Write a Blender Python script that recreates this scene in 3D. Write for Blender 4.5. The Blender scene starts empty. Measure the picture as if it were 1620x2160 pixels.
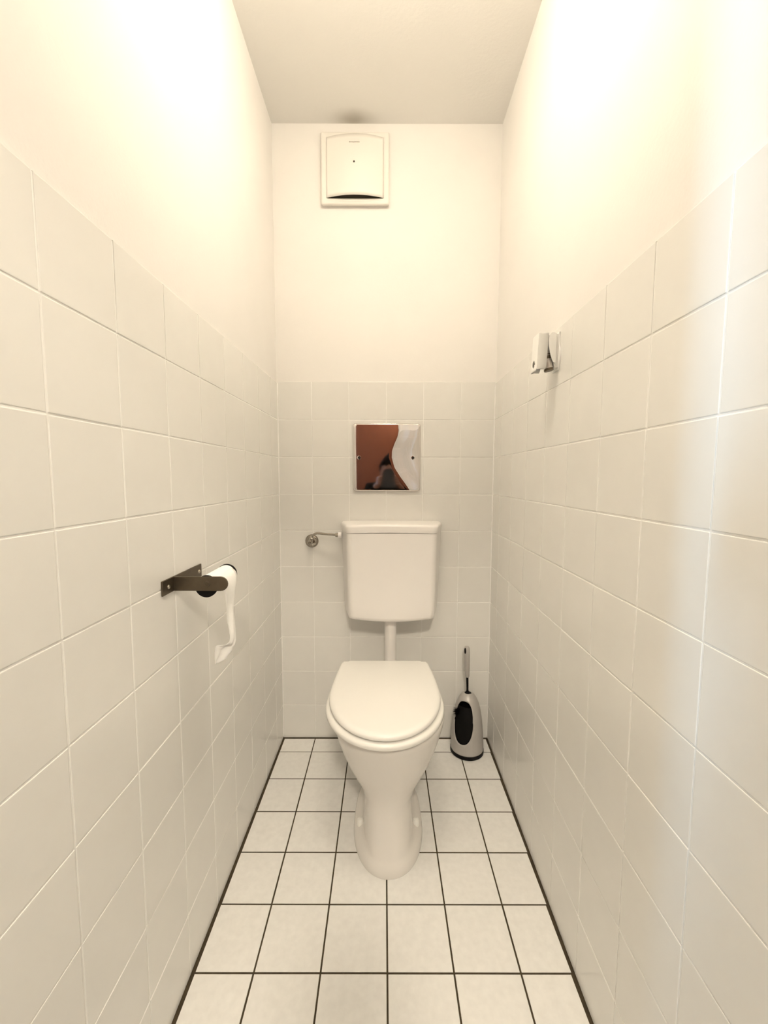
import bpy, bmesh, math, random
from mathutils import Vector, Matrix
random.seed(7)
scene = bpy.context.scene
COL = scene.collection

# ------------------------------------------------------------------ camera
F_PX, CAM = 872.527, Vector((-0.00511, -1.69201, 1.11566))
PITCH, YAW, ROLL = -0.08359, -0.00061, 0.00251
c, s = math.cos(YAW), math.sin(YAW)
right, fwd, up = Vector((c, s, 0)), Vector((-s, c, 0)), Vector((0, 0, 1))
c, s = math.cos(PITCH), math.sin(PITCH)
fwd, up = c * fwd + s * up, -s * fwd + c * up
c, s = math.cos(ROLL), math.sin(ROLL)
right, up = c * right + s * up, -s * right + c * up
cd = bpy.data.cameras.new('camera')
cd.sensor_fit = 'VERTICAL'; cd.sensor_height = 36.0; cd.lens = F_PX / 2160 * 36.0
cd.clip_start = 0.005; cd.clip_end = 60
cam = bpy.data.objects.new('camera', cd); COL.objects.link(cam)
m = Matrix((right, up, -fwd)).transposed().to_4x4(); m.translation = CAM
cam.matrix_world = m
scene.camera = cam

# ------------------------------------------------------------------ world, daylight, exposure
w = bpy.data.worlds.new('world'); scene.world = w; w.use_nodes = True
bg = w.node_tree.nodes['Background']
bg.inputs['Color'].default_value = (0.75, 0.86, 1.0, 1); bg.inputs['Strength'].default_value = 1.0
scene.view_settings.view_transform = 'Standard'
scene.view_settings.look = 'None'
scene.view_settings.exposure = 0.05
scene.view_settings.gamma = 1.0
scene.view_settings.use_curve_mapping = False
LAMP_STRENGTH = 35.5
LAMP_COLOR = (1.0, 0.885, 0.70)
ld = bpy.data.lights.new('window_daylight', 'AREA')        # daylight through the hall window
ld.shape = 'RECTANGLE'; ld.size = 0.13; ld.size_y = 1.3; ld.energy = 170.0; ld.color = (0.40, 0.70, 1.0)
lo = bpy.data.objects.new('window_daylight', ld); COL.objects.link(lo)
lo.location = (-1.545, -3.46, 1.45); lo.rotation_euler = Vector((1.3, 1.5, -0.25)).to_track_quat('-Z', 'Y').to_euler()

# ------------------------------------------------------------------ materials
def mat(name, color, rough=0.5, metal=0.0, bump=0.0, bscale=200.0, var=0.0, vscale=8.0, rnd=0.0,
        spec=0.5, coat=0.0, emis=None, estr=0.0):
    M = bpy.data.materials.new(name); M.use_nodes = True
    nt = M.node_tree; N = nt.nodes; L = nt.links
    p = N['Principled BSDF']
    p.inputs['Base Color'].default_value = (*color, 1)
    p.inputs['Roughness'].default_value = rough
    p.inputs['Metallic'].default_value = metal
    p.inputs['Specular IOR Level'].default_value = spec
    p.inputs['Coat Weight'].default_value = coat
    p.inputs['Coat Roughness'].default_value = 0.08
    if emis:
        p.inputs['Emission Color'].default_value = (*emis, 1); p.inputs['Emission Strength'].default_value = estr
    tc = N.new('ShaderNodeTexCoord'); co = tc.outputs['Object']
    if rnd:                                             # every tile its own patch of the pattern
        oi0 = N.new('ShaderNodeObjectInfo'); sc0 = N.new('ShaderNodeMath'); sc0.operation = 'MULTIPLY'; sc0.inputs[1].default_value = 37.0
        L.new(oi0.outputs['Random'], sc0.inputs[0])
        av = N.new('ShaderNodeVectorMath'); L.new(co, av.inputs[0]); L.new(sc0.outputs[0], av.inputs[1]); co = av.outputs[0]
    if var or rnd:
        nz = N.new('ShaderNodeTexNoise'); nz.inputs['Scale'].default_value = vscale; nz.inputs['Detail'].default_value = 4
        L.new(co, nz.inputs['Vector'])
        mr = N.new('ShaderNodeMapRange'); mr.inputs['To Min'].default_value = 1 - var; mr.inputs['To Max'].default_value = 1 + var
        mr.inputs['From Min'].default_value = 0.3; mr.inputs['From Max'].default_value = 0.7
        L.new(nz.outputs['Fac'], mr.inputs['Value'])
        val = mr.outputs['Result']
        if rnd:
            oi = N.new('ShaderNodeObjectInfo')
            m2 = N.new('ShaderNodeMapRange'); m2.inputs['To Min'].default_value = 1 - rnd; m2.inputs['To Max'].default_value = 1 + rnd
            L.new(oi.outputs['Random'], m2.inputs['Value'])
            mu = N.new('ShaderNodeMath'); mu.operation = 'MULTIPLY'
            L.new(val, mu.inputs[0]); L.new(m2.outputs['Result'], mu.inputs[1]); val = mu.outputs[0]
        sc = N.new('ShaderNodeVectorMath'); sc.operation = 'SCALE'
        sc.inputs[0].default_value = color
        L.new(val, sc.inputs['Scale']); L.new(sc.outputs[0], p.inputs['Base Color'])
    if bump:
        nb = N.new('ShaderNodeTexNoise'); nb.inputs['Scale'].default_value = bscale; nb.inputs['Detail'].default_value = 5
        L.new(co, nb.inputs['Vector'])
        bm_ = N.new('ShaderNodeBump'); bm_.inputs['Strength'].default_value = bump; bm_.inputs['Distance'].default_value = 0.002
        L.new(nb.outputs['Fac'], bm_.inputs['Height']); L.new(bm_.outputs['Normal'], p.inputs['Normal'])
    return M

MT = {}
MT['paint'] = mat('wall_paint', (0.895, 0.872, 0.845), 0.85, bump=0.12, bscale=160, var=0.012, vscale=5)
MT['wall_tile'] = mat('wall_tile_glaze', (0.845, 0.835, 0.805), 0.24, bump=0.02, bscale=22, var=0.012, vscale=14, rnd=0.012)
MT['grout'] = mat('wall_grout', (0.95, 0.94, 0.915), 0.9, bump=0.2, bscale=300, var=0.05, vscale=30)
MT['floor_tile'] = mat('floor_tile_glaze', (0.83, 0.82, 0.80), 0.36, bump=0.06, bscale=120, var=0.035, vscale=60, rnd=0.015)
MT['floor_grout'] = mat('floor_grout', (0.05, 0.036, 0.018), 0.9, bump=0.3, bscale=300, var=0.25, vscale=40)
MT['ceramic'] = mat('sanitary_ceramic', (0.80, 0.77, 0.735), 0.16, spec=0.5, var=0.008, vscale=6)
MT['seat'] = mat('toilet_seat_plastic', (0.93, 0.915, 0.88), 0.22, var=0.006, vscale=6)
MT['cistern'] = mat('cistern_plastic', (0.93, 0.90, 0.88), 0.30, var=0.006, vscale=6)
MT['white_plastic'] = mat('white_plastic', (0.88, 0.87, 0.83), 0.35, var=0.006)
MT['bright_plastic'] = mat('bright_white_plastic', (0.97, 0.965, 0.94), 0.35, var=0.004)
MT['fan_plastic'] = mat('fan_plastic', (0.86, 0.83, 0.78), 0.45, var=0.006)
MT['fan_intake'] = mat('dusty_fan_intake', (0.10, 0.085, 0.065), 0.9, var=0.15, vscale=30)  # dark brown sheet behind the fan cover's open edge
MT['dark_gap'] = mat('dark_interior', (0.03, 0.026, 0.02), 0.8, var=0.1)
MT['chrome'] = mat('chrome', (0.38, 0.345, 0.30), 0.10, metal=1.0, var=0.02)
MT['polished'] = mat('polished_steel', (0.72, 0.69, 0.67), 0.045, metal=1.0, var=0.01)
MT['bracket'] = mat('brushed_dark_steel', (0.13, 0.105, 0.075), 0.42, metal=0.85, bump=0.05, bscale=500, var=0.12, vscale=30)
MT['screw'] = mat('screw_metal', (0.62, 0.58, 0.5), 0.3, metal=1.0, var=0.05)
MT['black'] = mat('black_plastic', (0.004, 0.0035, 0.0035), 0.55, spec=0.15, var=0.1)
MT['bristle'] = mat('black_bristles', (0.003, 0.0025, 0.0025), 0.95, spec=0.05, bump=1.0, bscale=400, var=0.2, vscale=90)
MT['silver'] = mat('silver_plastic', (0.50, 0.48, 0.46), 0.38, metal=0.15, var=0.02, vscale=20)
MT['paper'] = mat('toilet_paper', (0.97, 0.96, 0.94), 0.95, bump=0.25, bscale=220, var=0.01)
MT['can'] = mat('spray_can_metal', (0.74, 0.70, 0.66), 0.3, metal=0.4, var=0.03)
MT['can_dark'] = mat('spray_can_base', (0.16, 0.13, 0.09), 0.35, metal=0.6, var=0.05)
MT['brown'] = mat('brown_wood', (0.068, 0.019, 0.0066), 0.6, spec=0.12, bump=0.1, bscale=20, var=0.08, vscale=6)
MT['hall_floor'] = mat('hall_floor_wood', (0.25, 0.14, 0.07), 0.45, var=0.08, vscale=5)
MT['skin'] = mat('skin', (0.24, 0.11, 0.07), 0.5, var=0.03)
MT['hair'] = mat('dark_hair', (0.004, 0.003, 0.0025), 0.8, spec=0.05, bump=0.6, bscale=120, var=0.1)
MT['cloth'] = mat('dark_cloth', (0.004, 0.0035, 0.003), 0.9, spec=0.05, bump=0.4, bscale=400, var=0.1)
MT['denim'] = mat('dark_trousers', (0.006, 0.006, 0.008), 0.9, spec=0.05, bump=0.4, bscale=400, var=0.1)
MT['screen'] = mat('phone_body', (0.02, 0.02, 0.022), 0.2, var=0.02)
MT['lamp_glass'] = mat('lamp_opal_glass', (0.9, 0.88, 0.84), 0.3, emis=LAMP_COLOR, estr=LAMP_STRENGTH, var=0.005)

# glass pane: thin transparent + glossy
gm = bpy.data.materials.new('window_glass'); gm.use_nodes = True
nt = gm.node_tree; nt.nodes.remove(nt.nodes['Principled BSDF'])
fr = nt.nodes.new('ShaderNodeFresnel'); tr = nt.nodes.new('ShaderNodeBsdfTransparent'); gl = nt.nodes.new('ShaderNodeBsdfGlossy')
gl.inputs['Roughness'].default_value = 0.02
mx = nt.nodes.new('ShaderNodeMixShader')
nt.links.new(fr.outputs[0], mx.inputs[0]); nt.links.new(tr.outputs[0], mx.inputs[1]); nt.links.new(gl.outputs[0], mx.inputs[2])
nt.links.new(mx.outputs[0], nt.nodes['Material Output'].inputs['Surface'])
MT['glass'] = gm

# ceiling paint with a dust stain blown by the fan, its own shape
def ceiling_material():
    M = mat('ceiling_paint', (0.86, 0.845, 0.815), 0.9, bump=0.25, bscale=110)
    nt = M.node_tree; N = nt.nodes; L = nt.links; p = N['Principled BSDF']
    tc = N.new('ShaderNodeTexCoord')
    mp = N.new('ShaderNodeMapping'); mp.inputs['Location'].default_value = (0.115 / 0.10, 0.012 / 0.045, 0)
    mp.inputs['Scale'].default_value = (1 / 0.10, 1 / 0.045, 0)
    L.new(tc.outputs['Object'], mp.inputs['Vector'])
    nz = N.new('ShaderNodeTexNoise'); nz.inputs['Scale'].default_value = 9
    L.new(tc.outputs['Object'], nz.inputs['Vector'])
    ln = N.new('ShaderNodeVectorMath'); ln.operation = 'LENGTH'; L.new(mp.outputs[0], ln.inputs[0])
    ad = N.new('ShaderNodeMath'); ad.operation = 'MULTIPLY_ADD'; ad.inputs[1].default_value = 0.9
    L.new(nz.outputs['Fac'], ad.inputs[0]); L.new(ln.outputs['Value'], ad.inputs[2])
    mr = N.new('ShaderNodeMapRange'); mr.interpolation_type = 'SMOOTHSTEP'
    mr.inputs['From Min'].default_value = 0.25; mr.inputs['From Max'].default_value = 1.75
    mr.inputs['To Min'].default_value = 1.0; mr.inputs['To Max'].default_value = 0.0
    L.new(ad.outputs[0], mr.inputs['Value'])
    mc = N.new('ShaderNodeMix'); mc.data_type = 'RGBA'
    mc.inputs['A'].default_value = (0.86, 0.845, 0.815, 1); mc.inputs['B'].default_value = (0.50, 0.47, 0.42, 1)
    L.new(mr.outputs[0], mc.inputs['Factor']); L.new(mc.outputs['Result'], p.inputs['Base Color'])
    return M
MT['ceiling'] = ceiling_material()

# ------------------------------------------------------------------ helpers
def finish(name, bm, material, parent=None, smooth=False, angle=40):
    bmesh.ops.recalc_face_normals(bm, faces=bm.faces)
    me = bpy.data.meshes.new(name); bm.to_mesh(me); bm.free()
    me.materials.append(MT[material])
    if smooth:
        me.polygons.foreach_set('use_smooth', [True] * len(me.polygons))
        if angle < 180:
            me.set_sharp_from_angle(angle=math.radians(angle))
    o = bpy.data.objects.new(name, me); COL.objects.link(o)
    if parent: o.parent = parent
    return o
def tag(o, label, cat, group=None):
    o['label'] = label; o['category'] = cat
    if group: o['group'] = group
    return o
def struct(o, label=None):
    o['kind'] = 'structure'
    if label: o['label'] = label
    return o
def empty(name, loc, label, cat):
    o = bpy.data.objects.new(name, None); COL.objects.link(o); o.location = loc; o.empty_display_size = 0.05
    return tag(o, label, cat)
def box(bm, x0, x1, y0, y1, z0, z1):
    v = [bm.verts.new((x, y, z)) for x in (x0, x1) for y in (y0, y1) for z in (z0, z1)]
    for f in ((0, 1, 3, 2), (4, 6, 7, 5), (0, 4, 5, 1), (2, 3, 7, 6), (0, 2, 6, 4), (1, 5, 7, 3)):
        bm.faces.new([v[i] for i in f])
def bevel(bm, off, seg=2):
    bmesh.ops.bevel(bm, geom=list(bm.edges), offset=off, segments=seg, profile=0.6, affect='EDGES', clamp_overlap=True)
def loft(bm, rings, cap0=True, cap1=True, closed=True):
    R = [[bm.verts.new(p) for p in r] for r in rings]
    n = len(R[0])
    for a, b in zip(R, R[1:]):
        for i in range(n if closed else n - 1):
            j = (i + 1) % n
            bm.faces.new((a[i], a[j], b[j], b[i]))
    if cap0: bm.faces.new(R[0][::-1])
    if cap1: bm.faces.new(R[-1])
    return R
def lathe(bm, prof, n=32, origin=(0, 0, 0), axis=(0, 0, 1)):
    q = Vector((0, 0, 1)).rotation_difference(Vector(axis).normalized()); o = Vector(origin)
    rings = []
    for r, h in prof:
        rings.append([o + q @ Vector((max(r, 1e-5) * math.cos(2 * math.pi * i / n), max(r, 1e-5) * math.sin(2 * math.pi * i / n), h)) for i in range(n)])
    loft(bm, rings)
def catmull(pts, k=8):
    P = [Vector(p) for p in pts]; P = [2 * P[0] - P[1]] + P + [2 * P[-1] - P[-2]]
    out = []
    for i in range(1, len(P) - 2):
        for j in range(k):
            t = j / k; a, b, c_, d = P[i - 1], P[i], P[i + 1], P[i + 2]
            out.append(0.5 * ((2 * b) + (c_ - a) * t + (2 * a - 5 * b + 4 * c_ - d) * t * t + (3 * b - a - 3 * c_ + d) * t ** 3))
    out.append(P[-2]); return out
def tube(bm, pts, r, n=14):
    pts = [Vector(p) for p in pts]; rings = []
    t0 = (pts[1] - pts[0]).normalized()
    u = t0.orthogonal().normalized()
    for i, p in enumerate(pts):
        t = (pts[min(i + 1, len(pts) - 1)] - pts[max(i - 1, 0)]).normalized()
        u = (u - t * u.dot(t)).normalized(); v = t.cross(u)
        rr = r[i] if isinstance(r, (list, tuple)) else r
        rings.append([p + rr * (math.cos(2 * math.pi * k / n) * u + math.sin(2 * math.pi * k / n) * v) for k in range(n)])
    loft(bm, rings)
def rrect(hx, hz, r, n=6):
    out = []
    for cx, cz, a0 in ((hx - r, hz - r, 0), (-hx + r, hz - r, 90), (-hx + r, -hz + r, 180), (hx - r, -hz + r, 270)):
        for i in range(n + 1):
            a = math.radians(a0 + 90 * i / n); out.append((cx + r * math.cos(a), cz + r * math.sin(a)))
    return out
def smoothstep(a, b, x):
    t = min(1, max(0, (x - a) / (b - a))); return t * t * (3 - 2 * t)
def interp(tab, x):
    if x <= tab[0][0]: return tab[0][1]
    for (a, b), (c_, d) in zip(tab, tab[1:]):
        if x <= c_: return b + (d - b) * (x - a) / (c_ - a)
    return tab[-1][1]

# ------------------------------------------------------------------ room shell
XL, XR, SL, SR = -0.43345, 0.44152, 0.00293, 0.01537
ZT, ZC, P, FP = 1.49613, 2.45936, 0.15, 0.15101
YF = -1.95            # inner face of the door wall
J = 0.0030            # wall joint width
PROUD = 0.0035        # tile face over the paint
TT = 0.006
_cache = {}
def tile_mesh(wd, ht, th, name, bev):
    key = (round(wd, 4), round(ht, 4), name)
    if key not in _cache:
        bm = bmesh.new(); box(bm, -wd / 2, wd / 2, 0, th, -ht / 2, ht / 2)
        top = [e for e in bm.edges if all(v.co.y > th * 0.5 for v in e.verts)]
        bmesh.ops.bevel(bm, geom=top, offset=bev, segments=2, profile=0.6, affect='EDGES')
        bmesh.ops.recalc_face_normals(bm, faces=bm.faces)
        me = bpy.data.meshes.new(name); bm.to_mesh(me); bm.free(); me.materials.append(MT[name])
        _cache[key] = me
    return _cache[key]
def tiled_wall(name, origin, rotz, length, lines, ztop, label):
    """local x runs along the wall, local +y points into the room, y=0 is the tile face"""
    bm = bmesh.new(); box(bm, -0.05, length + 0.05, -0.12, -PROUD, 0, ZC)
    wall = struct(finish(name, bm, 'paint'), label)
    wall.location = origin; wall.rotation_euler = (0, 0, rotz)
    bm = bmesh.new(); box(bm, 0, length, -PROUD - 0.002, -0.0011, 0.0, ztop - 0.0015)
    finish('grout', bm, 'grout', wall)
    xs = [0.0] + [l for l in lines if 0.02 < l < length - 0.02] + [length]
    zs = [0.004] + [ZT - k * P for k in range(9, 0, -1)] + [ztop + J / 2]
    for a, b in zip(xs, xs[1:]):
        for d, e in zip(zs, zs[1:]):
            wd, ht = b - a - J, e - d - J
            o = bpy.data.objects.new('tile', tile_mesh(wd, ht, TT, 'wall_tile', 0.0012))
            COL.objects.link(o); o.parent = wall
            o.location = ((a + b) / 2 + random.uniform(-.0003, .0003), -TT + random.uniform(-.0003, .0002), (d + e) / 2 + random.uniform(-.0003, .0003))
            o.rotation_euler = (random.gauss(0, .0008), random.gauss(0, .0008), random.gauss(0, .0008))
    return wall
WB = XR - XL
# back wall: local x from the right corner to the left one, facing -y
tiled_wall('wall_back', (XR, 0, 0), math.pi, WB, [XR - (-0.29554 + P * k) for k in range(4, -1, -1)], ZT, 'back wall, tiled to chest height and cream paint above')
for xx in (XL, XR):                                     # white sealant in the tiled corners
    bm = bmesh.new(); lathe(bm, [(0.0, 0.006), (0.0032, 0.006), (0.0032, ZT - 0.006), (0.0, ZT - 0.006)], 12, (XR - xx, 0.0, 0.0))
    finish('sealant', bm, 'grout', bpy.data.objects['wall_back'], True)
LEN = -YF
tiled_wall('wall_left', (XL, 0, 0), -math.pi / 2 - math.atan(SL), LEN, [1.15236 - P * k for k in range(7, -6, -1)], ZT - 0.0059, 'long side wall tiled to chest height, beside the paper holder')
# right wall: local x must run towards the back so that +y faces -x
tiled_wall('wall_right', (XR + SR * YF, YF, 0), math.pi / 2 - math.atan(SR), LEN, [LEN - 1.1531 + P * k for k in range(-5, 8)], ZT - 0.0059, 'long side wall tiled to chest height, beside the toilet brush')

bm = bmesh.new(); box(bm, XL - 0.1, XR + 0.1, YF - 0.1, 0.1, ZC, ZC + 0.1)
struct(finish('ceiling', bm, 'ceiling'), 'cream ceiling with a dusty stain above the fan')

FJ = 0.0042
bm = bmesh.new(); box(bm, XL - 0.06, XR + 0.06, YF - 0.12, 0.06, -0.12, -0.0012)
floor = struct(finish('floor', bm, 'floor_grout'), 'white square floor tiles with dark brown joints')
fxs = [None] + [-0.29639 + FP * i for i in range(5)] + [None]
fys = [YF + 0.002] + [-0.84802 + FP * k for k in range(-7, 6)] + [0.0]
for i in range(6):
    for a, b in zip(fys, fys[1:]):
        yc = (a + b) / 2
        x0 = fxs[i] + FJ / 2 if fxs[i] is not None else XL + SL * yc + 0.0075
        x1 = fxs[i + 1] - FJ / 2 if fxs[i + 1] is not None else XR + SR * yc - 0.0075
        y0 = a + FJ / 2; y1 = b - (FJ / 2 if b < -0.001 else 0.0085)
        o = bpy.data.objects.new('tile', tile_mesh(round(x1 - x0, 3), y1 - y0, 0.008, 'floor_tile', 0.001))
        COL.objects.link(o); o.parent = floor
        o.location = ((x0 + x1) / 2, (y0 + y1) / 2, -0.008 + random.uniform(-.0002, .0001))
        o.rotation_euler = (math.pi / 2 + random.gauss(0, .001), random.gauss(0, .001), 0)

# door wall behind the camera, with the opening to the hall
DX0, DX1, DZ = -0.385, 0.36, 2.02
bm = bmesh.new()
box(bm, XL - 0.1, DX0, YF - 0.1, YF, 0, ZC); box(bm, DX1, XR + 0.1, YF - 0.1, YF, 0, ZC); box(bm, DX0, DX1, YF - 0.1, YF, DZ, ZC)
struct(finish('wall_front', bm, 'paint'), 'painted wall with the door opening to the hall')
bm = bmesh.new()
box(bm, DX0, DX0 + 0.015, YF - 0.11, YF + 0.01, 0, DZ); box(bm, DX1 - 0.015, DX1, YF - 0.11, YF + 0.01, 0, DZ); box(bm, DX0, DX1, YF - 0.11, YF + 0.01, DZ - 0.015, DZ)
struct(finish('trim_1', bm, 'white_plastic'), 'white door lining around the opening')
# hall behind
HY, HX0, HX1 = -3.32, -2.35, 1.25
bm = bmesh.new(); box(bm, HX0 - 0.1, HX1 + 0.1, HY - 0.1, YF - 0.1, -0.12, -0.004)
struct(finish('floor_hall', bm, 'hall_floor'), 'brown wooden hall floor')
bm = bmesh.new(); box(bm, HX0 - 0.1, HX1 + 0.1, HY - 0.1, YF - 0.1, ZC, ZC + 0.1)
struct(finish('ceiling_hall', bm, 'paint'), 'white hall ceiling')
bm = bmesh.new(); box(bm, HX0 - 0.1, HX0, HY, YF - 0.1, 0, ZC); struct(finish('wall_hall_left', bm, 'paint'), 'white end wall of the hall')
bm = bmesh.new(); box(bm, HX1, HX1 + 0.1, HY, YF - 0.1, 0, ZC); struct(finish('wall_hall_right', bm, 'paint'), 'white end wall of the hall')
bm = bmesh.new()
box(bm, HX0, XL - 0.1, YF - 0.1, YF, 0, ZC); box(bm, XR + 0.1, HX1, YF - 0.1, YF, 0, ZC)
struct(finish('wall_hall_front', bm, 'paint'), 'white hall wall beside the door opening')
WX0, WX1, WZ0, WZ1 = -1.69, -1.37, 0.75, 2.15
bm = bmesh.new()
box(bm, HX0 - 0.1, WX0, HY - 0.1, HY, 0, ZC); box(bm, WX1, HX1 + 0.1, HY - 0.1, HY, 0, ZC)
box(bm, WX0, WX1, HY - 0.1, HY, 0, WZ0); box(bm, WX0, WX1, HY - 0.1, HY, WZ1, ZC)
struct(finish('wall_hall_back', bm, 'brown'), 'brown wall of the hall opposite the door opening')
bm = bmesh.new()
for a in ((WX0, WX0 + .03, WZ0, WZ1), (WX1 - .03, WX1, WZ0, WZ1), (WX0, WX1, WZ0, WZ0 + .03), (WX0, WX1, WZ1 - .03, WZ1)):
    box(bm, a[0], a[1], HY - 0.06, HY - 0.02, a[2], a[3])
win = struct(finish('window_1', bm, 'white_plastic'), 'narrow hall window letting in daylight')
bm = bmesh.new(); box(bm, WX0 + .03, WX1 - .03, HY - 0.043, HY - 0.039, WZ0 + .03, WZ1 - .03)
finish('pane', bm, 'glass', win)

# ------------------------------------------------------------------ ceiling lamp (its own light)
LY = -0.87
lamp = empty('ceiling_lamp', (0, LY, ZC), 'flattened opal glass lamp mounted on the ceiling of the toilet room', 'lamp')
bm = bmesh.new(); lathe(bm, [(0.0, 0), (0.06, 0), (0.06, -0.03), (0.052, -0.04), (0.0, -0.04)], 48)
finish('base', bm, 'white_plastic', lamp, True)
bm = bmesh.new(); lathe(bm, [(0.13 * math.sin(math.radians(a)), -0.082 + 0.052 * math.cos(math.radians(a))) for a in range(20, 181, 8)], 48)
finish('diffuser', bm, 'lamp_glass', lamp, True)

HALL_FILL_STRENGTH = 205.0  # added fill light, brightens the room's lower half through the doorway
MT['hall_lamp_glass'] = mat('hall_lamp_opal_glass', (0.9, 0.88, 0.84), 0.3, emis=(1.0, 0.885, 0.71), estr=HALL_FILL_STRENGTH, var=0.005)
hl = empty('hall_lamp', (0.1, -2.75, ZC), 'round white ceiling lamp in the hall behind the door opening', 'lamp')
bm = bmesh.new(); lathe(bm, [(0.0, 0), (0.16, 0), (0.16, -0.022), (0.145, -0.026), (0.0, -0.026)], 48)
finish('base', bm, 'white_plastic', hl, True)
bm = bmesh.new(); lathe(bm, [(0.0, -0.0265), (0.142, -0.0265), (0.14, -0.06), (0.11, -0.085), (0.05, -0.095), (0.0, -0.096)], 48)
finish('diffuser', bm, 'hall_lamp_glass', hl, True)

# ------------------------------------------------------------------ toilet
TX = 0.011
toilet = empty('toilet', (TX, -0.43, 0), 'white floor-standing toilet with closed lid', 'toilet')
def egg(z, yf, yb, hw, yc, n=72, px=2.0, cx=0.0, e_back=2.6):
    r = []
    for i in range(n):
        a = 2 * math.pi * i / n
        ca, sa = math.cos(a), math.sin(a)
        e = 2.0 / px if sa <= 0 else 2.0 / e_back
        x = hw * math.copysign(abs(ca) ** e, ca)
        y = yc + (yc - yf) * math.copysign(abs(sa) ** e, sa) if sa <= 0 else yc + (yb - yc) * abs(sa) ** e
        r.append(Vector((x + cx, y + 0.43, z)))
    return r
# (z, y_front, y_back, half width, y of the widest, exponent)
prof = [
 (0.0, -0.631, -0.235, 0.109, -0.44, 2.15), (0.004, -0.632, -0.235, 0.1095, -0.44, 2.15), (0.022, -0.628, -0.238, 0.107, -0.44, 2.15),
 (0.030, -0.624, -0.242, 0.102, -0.44, 2.2), (0.034, -0.620, -0.246, 0.092, -0.44, 2.3), (0.042, -0.615, -0.25, 0.080, -0.445, 2.6),
 (0.056, -0.610, -0.25, 0.0765, -0.45, 2.8), (0.08, -0.602, -0.25, 0.0755, -0.45, 2.8), (0.11, -0.594, -0.24, 0.0745, -0.45, 2.8), (0.14, -0.588, -0.23, 0.0735, -0.45, 2.8),
 (0.157, -0.586, -0.22, 0.0745, -0.44, 2.7), (0.172, -0.587, -0.21, 0.081, -0.44, 2.5), (0.20, -0.591, -0.20, 0.097, -0.43, 2.3), (0.225, -0.598, -0.19, 0.115, -0.43, 2.25), (0.26, -0.609, -0.18, 0.135, -0.43, 2.2),
 (0.30, -0.622, -0.175, 0.152, -0.43, 2.15), (0.34, -0.635, -0.17, 0.165, -0.43, 2.1), (0.37, -0.644, -0.168, 0.173, -0.43, 2.1), (0.385, -0.648, -0.167, 0.175, -0.43, 2.1),
 (0.394, -0.647, -0.169, 0.174, -0.43, 2.1), (0.398, -0.640, -0.175, 0.167, -0.43, 2.1)]
bm = bmesh.new()
loft(bm, [egg(z, a, b, h, c_, px=e) for z, a, b, h, c_, e in prof])
finish('bowl', bm, 'ceramic', toilet, True, 60)
# seat ring and lid
def seat_outline(scale_x, yf, yb, yc, hw, hwb, n=40, cx=-0.011):
    pts = []
    for i in range(n + 1):
        a = math.pi + math.pi * i / n
        pts.append(Vector((hw * math.cos(a) * scale_x, yc + (yc - yf) * math.sin(a), 0)))
    m = 14
    for i in range(1, m):                         # right side to the back
        t = i / m; pts.append(Vector((hw + (hwb - hw) * t ** 1.7, yc + (yb - yc) * t, 0)))
    pts.append(Vector((hwb - 0.002, yb, 0))); pts.append(Vector((hwb - 0.017, yb, 0))); pts.append(Vector((hwb - 0.023, yb + 0.008, 0))); pts.append(Vector((hwb - 0.04, yb + 0.008, 0)))
    pts.append(Vector((0, yb + 0.0085, 0)))
    pts.append(Vector((-hwb + 0.04, yb + 0.008, 0))); pts.append(Vector((-hwb + 0.023, yb + 0.008, 0))); pts.append(Vector((-hwb + 0.017, yb, 0))); pts.append(Vector((-hwb + 0.002, yb, 0)))
    for i in range(m - 1, 0, -1):
        t = i / m; pts.append(Vector((-hw - (hwb - hw) * t ** 1.7, yc + (yb - yc) * t, 0)))
    return [Vector((p.x + cx, p.y + 0.43, 0)) for p in pts]
def pillow(name, out, z0, z1, r, material, dome=0.0, rb=0.004):
    cen = Vector((-0.011, 0.0, 0))
    def ring(inset, z):
        rr = []
        for p in out:
            d = p - cen; k = max(0.0, (d.length - inset) / d.length)
            rr.append(cen + d * k + Vector((0, 0, z)))
        return rr
    rings = [ring(rb * 2.2, z0), ring(rb * 0.7, z0 + rb * 0.3), ring(0, z0 + rb)]
    for i in range(7):
        a = math.pi / 2 * i / 6
        rings.append(ring(r * (1 - math.cos(a)) * 1.6, z1 - dome - r + r * math.sin(a)))
    for ins in (0.05, 0.09, 0.13):
        rings.append(ring(ins, z1 - dome * (0.5 if ins < .06 else .15 if ins < .1 else 0)))
    bm = bmesh.new(); loft(bm, rings)
    return finish(name, bm, material, toilet, True, 50)
pillow('seat', seat_outline(1, -0.669, -0.215, -0.445, 0.1835, 0.165), 0.4008, 0.4188, 0.009, 'seat', rb=0.0025)
pillow('lid', seat_outline(1, -0.662, -0.212, -0.42, 0.1755, 0.158), 0.4236, 0.444, 0.011, 'seat', dome=0.003, rb=0.0022)
for sx in (-1, 1):                                  # hinge barrels behind the lid
    bm = bmesh.new(); lathe(bm, [(0, -0.02), (0.009, -0.02), (0.009, 0.02), (0, 0.02)], 16, (-0.011 + sx * 0.08, 0.232, 0.41), (1, 0, 0))
    finish('hinge', bm, 'seat', toilet, True)
for sx in (-1, 1):                                  # floor bolt caps
    bm = bmesh.new(); lathe(bm, [(0, 0), (0.0105, 0), (0.0105, 0.014), (0.0075, 0.0205), (0, 0.0225)], 20, (sx * 0.087, -0.053, 0.0325))
    finish('bolt_cap', bm, 'white_plastic', toilet, True)
bm = bmesh.new(); tube(bm, [(0, 0.13, 0.17), (0, 0.30, 0.17), (0, 0.423, 0.17)], 0.05, 24)
finish('outlet_pipe', bm, 'ceramic', toilet, True)

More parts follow.
